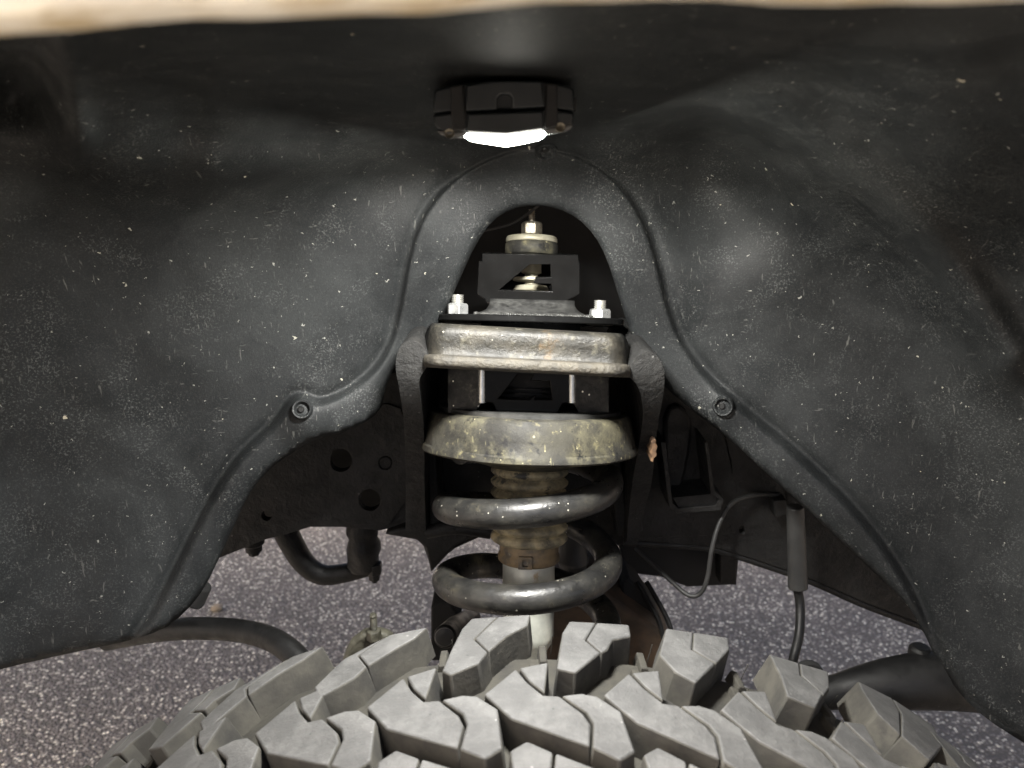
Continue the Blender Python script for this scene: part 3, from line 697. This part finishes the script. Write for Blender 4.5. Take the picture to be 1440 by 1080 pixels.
# rust scab on the right leg
MB().ppx([(916, 622), (919, 617), (923, 619), (922, 624), (925, 628), (923, 634), (924, 641), (920, 645), (919, 651), (915, 649), (917, 643), (914, 637), (917, 630)], .5038, .53).build('rust_patch', M['orange'], fr, bevel=.0006)
# tower back wall and inner gussets
MB().ppx([(585, 470), (905, 475), (905, 765), (840, 770), (790, 752), (700, 745), (640, 772), (606, 800), (592, 760)], .640, .66).build('tower_back', M['frame'], fr, bevel=.002)
for poly, y0, y1 in (([(600, 640), (612, 632), (620, 752), (606, 756)], .585, .64), ([(858, 640), (872, 636), (884, 752), (868, 756)], .59, .64), ([(884, 690), (900, 690), (904, 748), (890, 748)], .58, .66)):
    MB().ppx(poly, y0, y1).build('gusset', M['frame'], fr, bevel=.0015)
MB().ppx([(540, 752), (566, 742), (606, 738), (668, 742), (676, 752), (640, 768), (626, 784), (606, 806), (598, 772), (586, 760)], .60, .65).build('tower_flange', M['frame'], fr, bevel=.002)
MB().tube([P(600, 748, .585), P(640, 742, .583), P(690, 748, .585)], .006, 10).build('seam_bead', M['frame'], fr)
# rail, forward part with its holes
holes = [circle(479, 647, 16, 28), circle(520, 703, 15, 28), circle(375, 725, 7.5, 18)]
MB().ppx([(200, 560), (600, 520), (604, 742), (578, 733), (552, 742), (534, 746), (483, 741), (436, 741), (400, 752), (372, 759), (330, 776), (300, 788), (240, 800)], .610, .618, holes).build('rail_plate', M['frame'], fr, bevel=.0012)
MB().ppx([(200, 500), (600, 500), (604, 730), (440, 730), (372, 748), (300, 776), (240, 790)], .70, .71).build('rail_inner_plate', M['dark'], fr)
MB().ppx(circle(542, 651, 9, 20), .608, .612).build('hole_plug', M['frame'], fr, bevel=.001)
MB().ppx(smooth_poly([(466, 630), (500, 574), (560, 566), (572, 600), (572, 738), (470, 738), (462, 690)], 1), .6072, .6104, [circle(479, 647, 16.6, 28), circle(520, 703, 15.6, 28), circle(542, 651, 10, 20)]).build('doubler_plate', M['frame'], fr, bevel=.0008)
# rail, rearward part
MB().ppx([(895, 470), (1000, 520), (1330, 800), (1330, 900), (1296, 878), (1215, 848), (1140, 815), (1065, 789), (998, 769), (930, 764), (877, 760)], .600, .608, [circle(1044, 745, 4.5, 14)]).build('rail_plate', M['frame'], fr, bevel=.0012)
MB().ppx([(895, 470), (1330, 800), (1330, 892), (1240, 850), (1140, 805), (1065, 780), (877, 750)], .70, .71).build('rail_inner_plate', M['dark'], fr)
MB().tube([P(877, 762, .604), P(940, 766, .604), P(1000, 771, .604), P(1066, 791, .604), P(1140, 817, .604), P(1215, 850, .604), P(1298, 881, .604)], .0035, 10).build('rail_lower_edge', M['frame'], fr)
MB().ppx(smooth_poly([(935, 575), (960, 568), (975, 600), (968, 650), (958, 690), (940, 694), (934, 640)], 1), .592, .602).build('seam_plate', M['frame'], fr, bevel=.003)
# tray bracket welded to the rail
def rib(pts, w): return pts
MB().prism([P(x, y, .565) for x, y in ((929, 622), (936, 622), (946, 708), (954, 715), (1006, 711), (1011, 702), (1000, 696), (991, 622), (995, 622), (1005, 690), (1018, 701), (1014, 718), (952, 723), (941, 714))], (0, .037, 0)).build('tray_bracket', M['ear'], fr, bevel=.0006)
MB().ppx([(946, 700), (1004, 694), (1010, 704), (1004, 712), (956, 716)], .568, .60).build('tray_floor', M['frame'], fr)
# crossmember behind the rail
MB().ppx([(868, 758), (1040, 780), (1036, 823), (966, 826), (930, 812), (880, 806)], .66, .90).build('crossmember', M['dark'], fr, bevel=.002)
MB().ppx([(1013, 780), (1036, 783), (1036, 823), (1013, 822)], .64, .659).build('crossmember_tab', M['frame'], fr, bevel=.001)
# bump stop behind the strut
cb = P(806, 776, .60); e1, e2 = Vector((1, 0, 0)), Vector((0, 1, 0)); zz = Vector((0, 0, 1))
MB().lathe((e1, e2), [(cb+zz*.022, .011), (cb+zz*.016, .0115), (cb-zz*.004, .0125), (cb-zz*.006, .0135), (cb-zz*.009, .0135), (cb-zz*.011, .012), (cb-zz*.02, .011)], 32).build('bump_stop', M['sleeve'], fr)
# engine bay wall that closes the view through the opening
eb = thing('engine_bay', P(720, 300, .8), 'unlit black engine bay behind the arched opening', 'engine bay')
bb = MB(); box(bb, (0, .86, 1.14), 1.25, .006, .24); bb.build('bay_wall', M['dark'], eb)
bb = MB(); box(bb, (-.6, 1.03, 1.386), 3.0, .92, .006); bb.build('sun_blocker', M['dark'], eb)  # unseen oversized slab over the vehicle, stretched to keep sun off the ground
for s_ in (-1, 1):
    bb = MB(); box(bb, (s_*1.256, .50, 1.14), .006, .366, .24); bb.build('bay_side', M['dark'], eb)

# ------------------------------------------------------------------ lines and hoses
def tube_thing(name, label, cat, pts, r, m, n=12):
    o = MB().tube(pts, r, n).build(name, m, sharp=80); return tag(o, label, cat)
tube_thing('wire', 'thin dark wire curving across the top of the arched opening', 'wire', [P(670, 326, .60), P(690, 322, .585), P(718, 315, .575), P(742, 301, .565), P(760, 286, .56)], .0011, M['sleeve'], 8)
tube_thing('brake_line', 'thin grey brake line looping down from the frame rail', 'brake line',
    [P(x, y, Y) for x, y, Y in ((1098, 697, .597), (1063, 696, .590), (1030, 707, .580), (1012, 735, .572), (1001, 772, .565), (995, 812, .562), (985, 834, .562), (968, 837, .565), (940, 814, .58), (894, 771, .61))], .0019, M['sleeve'], 10)
bh = thing('brake_hose', P(1118, 715, .57), 'black brake hose in a grey sleeve hanging beside the rail', 'hose')
MB().tube([P(1112, 672, .575), P(1119, 712, .570)], .0068, 18, smooth=False).build('hose_fitting', M['frame'], bh, bevel=.001)
MB().tube([P(1118, 712, .560), P(1119, 735, .560), P(1121, 790, .558), P(1122, 827, .556)], [.0066, .0068, .0074, .0078], 22).build('hose_sleeve', M['sleeve'], bh, bevel=.0008)
MB().tube([P(1120, 822, .556), P(1125, 850, .552), P(1124, 890, .54), P(1116, 925, .53), P(1108, 960, .525)], .0037, 14).build('rubber_hose', M['black'], bh)
MB().ppx([(1088, 706), (1106, 702), (1108, 724), (1090, 728)], .585, .60).build('hose_bracket', M['frame'], bh, bevel=.001)

# ------------------------------------------------------------------ sway bar, links and arms
sb = thing('sway_bar', P(300, 886, .47), 'thick black sway bar bending away behind the tyre at left', 'sway bar')
MB().tube([P(x, y, Y) for x, y, Y in ((150, 900, .53), (210, 889, .52), (262, 884, .51), (318, 885, .50), (362, 892, .485), (398, 908, .465), (428, 938, .45), (446, 975, .44))], .0082, 24).build('bar', M['black'], sb)
MB().tube([P(272, 848, .53), P(288, 822, .53)], [.008, .006], 16, smooth=False).build('bar_bushing', M['dark'], sb, bevel=.002)
lk = thing('bent_link', P(460, 790, .64), 'black bent rod with a jagged bushing hanging below the frame', 'steering link')
MB().tube([P(x, y, .66) for x, y in ((396, 735), (410, 764), (428, 792), (452, 808), (484, 806), (526, 795))], [.012, .0112, .0105, .0098, .009, .0085], 18).build('rod', M['link'], lk)
c0 = P(511, 772, .655)
bpr = [(.034, .010), (.028, .013), (.018, .0145), (.012, .0128), (.006, .0152), (-.002, .0158), (-.008, .0145), (-.016, .0148), (-.021, .012)]
MB().lathe((e1, e2), [(c0+zz*a, r) for a, r in bpr], 20, wob=lambda a, j: 1+.08*math.sin(3*a+j)).build('bushing', M['link'], lk, sharp=50)
c1 = P(526, 800, .65)
MB().lathe((e1, e2), [(c1+zz*.006, .008), (c1-zz*.004, .0078), (c1-zz*.0045, .0058), (c1-zz*.011, .0055), (c1-zz*.011, .003), (c1-zz*.014, .003)], 6).build('bolt', M['link'], lk, bevel=.0006)
c2 = P(356, 764, .625)
hb = thing('frame_bolt', c2, 'black bolt head hanging under the frame rail beside the liner edge', 'bolt')
MB().lathe((e1, e2), [(c2+zz*.014, .010), (c2, .0098), (c2-zz*.002, .0075), (c2-zz*.007, .0072)], 24).build('bolt_flange', M['link'], hb)
MB().lathe((e1, e2), [(c2-zz*.006, .0052), (c2-zz*.011, .005), (c2-zz*.012, .002)], 6).build('bolt_head', M['link'], hb)

bj = thing('ball_joint', P(524, 900, .52), 'dusty ball joint with an upright threaded stud behind the tyre', 'ball joint')
c3 = P(526, 892, .508)
MB().ppx(smooth_poly([(476, 945), (488, 908), (502, 897), (512, 890), (540, 890), (556, 902), (566, 945)], 1), .512, .522).build('joint_body', M['olive'], bj, bevel=.003, seg=3)
MB().lathe((e1, e2), [(c3-zz*.004, .0058), (c3+zz*.0035, .0056), (c3+zz*.0042, .0035)], 6, rot=.2).build('castle_nut', M['olive'], bj, bevel=.0006)
pr = []
for i in range(9): pr += [(c3+zz*(.003+i*.0012), .0022), (c3+zz*(.0036+i*.0012), .0027)]
pr += [(c3+zz*.0145, .0022), (c3+zz*.0155, .0028), (c3+zz*.0172, .002)]
MB().lathe((e1, e2), pr, 14).build('joint_stud', M['olive'], bj)

ra = thing('upper_arm', P(1240, 960, .50), 'black suspension arm tube behind the tyre at right', 'suspension arm')
MB().tube([P(1120, 985, .50), P(1180, 972, .50), P(1250, 962, .50), (P(1340, 955, .50)), P(1440, 960, .50)], [.010, .0125, .0185, .0225, .025], 26).build('arm_tube', M['black'], ra)
MB().lathe((e1, e2), [(P(1294, 917, .51)-zz*.004, .0085), (P(1294, 917, .51)+zz*.003, .0082), (P(1294, 917, .51)+zz*.005, .006), (P(1294, 917, .51)+zz*.005, .002)], 14).build('arm_bolt', M['black'], ra, bevel=.0006)
MB().ppx(smooth_poly([(1108, 962), (1124, 938), (1142, 932), (1158, 940), (1166, 962)], 1), .50, .506).build('arm_boss', M['dark'], ra, bevel=.001)

la = thing('lower_arm', P(850, 880, .58), 'rusty brown lower suspension arm behind the foot of the strut', 'suspension arm')
MB().ppx(smooth_poly([(770, 842), (806, 822), (846, 830), (892, 862), (946, 900), (960, 960), (760, 960)], 1), .575, .66).build('arm_plate', M['brown'], la, bevel=.004, seg=3)
MB().ppx(smooth_poly([(868, 820), (890, 812), (940, 888), (950, 930), (900, 930)], 1), .60, .64).build('arm_web', M['dark'], la, bevel=.002)
for dx in (0, 13):
    MB().tube([P(896+dx, 818, .60), P(924+dx, 868, .58), P(934+dx, 900, .57)], .0022, 8).build('arm_rib', M['link'], la)
ab = thing('arm_bushing', P(624, 890, .50), 'grey round bushing end on a dark arm left of the strut foot', 'bushing')
MB().ppx([(606, 852), (632, 846), (648, 870), (640, 930), (606, 930)], .56, .60).build('bushing_arm', M['dark'], ab, bevel=.002)
MB().tube([P(664, 868, .58), P(640, 882, .53), P(625, 896, .50)], [.008, .0085, .0088], 20, smooth=False).build('bushing_sleeve', M['black'], ab, bevel=.0025, seg=3)
MB().lathe((Vector((1, 0, 0)), Vector((0, .2, .97))), [(P(625, 896, .499), .0072), (P(625, 896, .4965), .0068), (P(625, 896, .4955), .004)], 24).build('bushing_cap', M['sleeve'], ab)

# ------------------------------------------------------------------ tyre
TC = Vector((.012, .245, CAM.z-.237-.42)); TR = .42; DEP = .0175; NL = 46
ty = thing('mud_tyre', (TC.x, TC.y, 0), 'chunky mud terrain tyre with dusty grey tread blocks', 'tyre')
def crown(Y):
    d = abs(Y-TC.y)/.14; return TR - .0045*d**2.2
def tpt(u, Y, dr):
    """u metres round the tread from the top, to the right"""
    a = u/TR; r = crown(Y)+dr
    return Vector((TC.x+r*math.sin(a), Y, TC.z+r*math.cos(a)))
def tread_uv(px, py):
    d = FW + RT*((px-CX)/F) + UP*((CY-py)/F); lo, hi = .05, .9
    f = lambda t: (lambda q: math.hypot(q.x-TC.x, q.z-TC.z)-crown(min(max(q.y, .1), .39)))(CAM+d*t)
    for _ in range(50):
        m2 = (lo+hi)/2
        if f(m2) > 0: lo = m2
        else: hi = m2
    q = CAM+d*lo; return math.atan2(q.x-TC.x, q.z-TC.z)*TR, q.y
pitch = 2*math.pi*TR/NL
YI = TC.y+.14
def lug_mesh(name, polys, draft=.0022):
    """block pieces (sipe gaps between them); polys in (u, Y)"""
    mb = MB()
    for poly in polys:
        n = len(poly); cu = sum(p[0] for p in poly)/n; cy = sum(p[1] for p in poly)/n
        ar = sum(poly[i][0]*poly[(i+1) % n][1]-poly[(i+1) % n][0]*poly[i][1] for i in range(n))
        s_ = 1 if ar > 0 else -1
        bot = []
        for i in range(n):
            a = Vector(poly[i-1]); b = Vector(poly[i]); c = Vector(poly[(i+1) % n])
            n1 = Vector(((b-a).y, -(b-a).x)).normalized()*s_; n2 = Vector(((c-b).y, -(c-b).x)).normalized()*s_
            nn = (n1+n2); nn = nn.normalized() if nn.length > .1 else n1
            bot.append((b.x+nn.x*draft, b.y+nn.y*draft))
        vs = [tpt(u, Y, 0) for u, Y in poly]+[tpt(u, Y, -DEP-.002) for u, Y in bot]
        mb.add(vs, [tuple(range(n))], 0)
        o = len(mb.v)-len(vs)
        for i in range(n): mb.f.append((o+i, o+(i+1) % n, o+(i+1) % n+n, o+i+n)); mb.mi.append(1)
    me = mb
    return me
mm = lambda l: [(a/1000, YI-b/1000) for a, b in l]
# shoulder block: u to the right, second value mm in from the inner edge towards the camera
sh_a = mm([(-17.5, 0), (-1, .2), (-2.5, 11), (-7, 19), (3.5, 24.5), (-12.5, 44), (-23.5, 40), (-20, 9)])
sh_b = mm([(.2, .2), (17.5, 0), (18.5, 12), (8, 17), (4.6, 23.6), (-5.6, 18.4), (-1.4, 11.2)])
# centre block from its outline in the photograph, carried on below the frame
def cpx(l): return [tread_uv(x, y) for x, y in l]
def z8(l): return [(740+x/2.057, 840+y/2.057) for x, y in l]
def z7(l): return [(120+x/2.25, 840+y/2.25) for x, y in l]
def split(outline, i, j, mids, gap=.00045):
    o = [tuple(p) for p in outline]; n = len(o)
    a = [o[(i+k) % n] for k in range((j-i) % n+1)]; b = [o[(j+k) % n] for k in range((i-j) % n+1)]
    a = a+mids[::-1]; b = b+mids
    out = []
    for poly in (a, b):
        c = Vector((sum(p[0] for p in poly)/len(poly), sum(p[1] for p in poly)/len(poly)))
        out.append([tuple(Vector(p)+(c-Vector(p)).normalized()*gap) if (p in mids or p in (o[i % n], o[j % n])) else p for p in poly])
    return out
TRACED = [
 (-3, z7, [(360, 395), (475, 290), (652, 186), (752, 152), (690, 196), (610, 243), (512, 312), (372, 428)], 2, 6, [(508, 286)]),
 (-2, z7, [(722, 285), (815, 195), (963, 116), (1082, 93), (1040, 130), (985, 160), (892, 218), (850, 255), (738, 318)], 2, 6, [(862, 182)]),
 (-1, z7, [(1128, 232), (1155, 170), (1190, 100), (1222, 65), (1305, 58), (1408, 52), (1400, 88), (1335, 120), (1275, 172), (1245, 208), (1155, 245)], 4, 8, [(1230, 130)]),
 (0, z8, [(88, 205), (105, 100), (125, 68), (203, 71), (298, 78), (303, 112), (250, 122), (235, 150), (217, 161), (142, 218)], 3, 8, [(172, 122)]),
 (1, z8, [(385, 165), (405, 88), (484, 98), (586, 114), (589, 150), (551, 192), (490, 248), (430, 214)], 2, 5, [(480, 150)]),
 (2, z8, [(703, 163), (790, 188), (876, 212), (879, 262), (862, 284), (838, 320), (755, 285), (735, 225)], 1, 4, [(795, 225)]),
 (3, z8, [(962, 238), (1062, 287), (1183, 370), (1206, 432), (1168, 472), (1085, 400), (1015, 335), (970, 265)], 1, 5, [(1084, 335)]),
]
c_a = cpx(z8([(306, 217), (384, 210), (397, 298), (345, 258)]))
c_b = cpx(z8([(224, 282), (297, 218), (340, 262), (395, 305), (440, 312), (520, 372), (548, 405), (562, 470), (425, 408), (320, 362)]))
c_c = cpx(z8([(447, 312), (500, 312), (545, 325), (622, 378), (690, 500), (655, 520), (570, 473), (555, 402), (528, 368)]))
r2u = tread_uv(849+45, 990)[0]
k0 = round(r2u/pitch)
mirror = lambda polys, du: [[(-u+du, 2*TC.y-Y) for u, Y in p] for p in polys]
S0 = tread_uv(843, 876)[0]
kinds = []
kinds.append((lug_mesh('s', [sh_a, sh_b]), S0-pitch*round(S0/pitch)))
ctr = [[(u-k0*pitch, Y) for u, Y in p] for p in (c_a, c_b, c_c)]
kinds.append((lug_mesh('c', ctr), 0))
t3u, t3Y = tread_uv(925, 1050)
mc = mirror(ctr, 0)
tip = max((p for q in mc for p in q), key=lambda p: p[1]); 
du = t3u-tip[0]; du -= pitch*round(du/pitch)
mc = [[(u+du, Y+t3Y-tip[1]) for u, Y in p] for p in mc]
kinds.append((lug_mesh('m', mc), 0))
kinds.append((lug_mesh('o', mirror([sh_a, sh_b], 0)), du+.02))
casing = []
for a in np.linspace(0, 2*math.pi, 121)[:-1]:
    r_ = []
    for (Y, rr_) in ((.142, .215), (.118, .235), (.098, .29), (.094, .34), (.100, .375), (.107, .392), (.118, .4005), (.17, .4028), (.245, .4035), (.32, .4028), (.372, .4005), (.383, .392), (.390, .375), (.396, .34), (.392, .29), (.372, .235), (.348, .215)):
        r_.append((TC.x+rr_*math.sin(a), Y, TC.z+rr_*math.cos(a)))
    casing.append(r_)
casing.append(casing[0]); mb = MB(); strip(mb, casing)
mb.build('tyre_casing', M['casing'], ty, sharp=80)
cnt = 0
special = {}
for kk, zf, ol, a_, b_, mid in TRACED:
    uv = cpx(zf(ol)); md = [tuple(p) for p in cpx(zf(mid))]
    special[(kk+round(S0/pitch)) % NL] = lug_mesh('t', split(uv, a_, b_, md))
for ki, (mbk, off) in enumerate(kinds):
    proto = mbk.build('tread_lug', [M['lugtop'], M['lugside']], ty, bevel=.0011, seg=2, sharp=30)
    first = next(k for k in range(NL) if not (ki == 0 and k in special))
    for k in range(NL):
        if ki == 0 and k in special:
            special[k].build('tread_lug', [M['lugtop'], M['lugside']], ty, bevel=.0011, seg=2, sharp=30); continue
        o = proto if k == first else proto.copy()
        if k != first: COL.objects.link(o); o.parent = ty
        a = (off+k*pitch)/TR
        Rm = Matrix.Translation(TC) @ Matrix.Rotation(a, 4, 'Y') @ Matrix.Translation(-TC)
        o.matrix_parent_inverse = Matrix.Translation(-Vector(ty.location)) @ Rm
# stone ejector ribs between the shoulder blocks and moulding hairs
rb = MB()
for u0, Y0 in ((0, YI-.012), (-.006, YI-.030)):
    v0 = []
    for (du_, dv) in ((-.002, -.008), (.002, -.008), (.002, .008), (-.002, .008)):
        v0.append(tpt(S0-pitch*round(S0/pitch)+pitch/2+u0+du_-.004, Y0+dv, -DEP+.005))
    vb = []
    for (du_, dv) in ((-.003, -.009), (.003, -.009), (.003, .009), (-.003, .009)):
        vb.append(tpt(S0-pitch*round(S0/pitch)+pitch/2+u0+du_-.004, Y0+dv, -DEP-.002))
    rb.add(v0+vb, [(0, 1, 2, 3), (0, 1, 5, 4), (1, 2, 6, 5), (2, 3, 7, 6), (3, 0, 4, 7)])
rp = rb.build('stone_ejector', M['casing'], ty, bevel=.0006)
u0 = S0-pitch*round(S0/pitch)+pitch/2
hp = MB().tube([tpt(u0+.001, YI-.006, -DEP), tpt(u0+.0015, YI-.006, -DEP+.012)], .0003, 5, smooth=False).build('moulding_hair', M['casing'], ty)
hq = MB().tube([tpt(u0-.006, YI-.03, -DEP), tpt(u0-.0055, YI-.029, -DEP+.010)], .0003, 5, smooth=False).build('moulding_hair', M['casing'], ty)
for proto in (rp, hp, hq):
    for k in range(1, NL):
        o = proto.copy(); COL.objects.link(o); o.parent = ty
        o.matrix_parent_inverse = Matrix.Translation(-Vector(ty.location)) @ Matrix.Translation(TC) @ Matrix.Rotation(k*pitch/TR, 4, 'Y') @ Matrix.Translation(-TC)
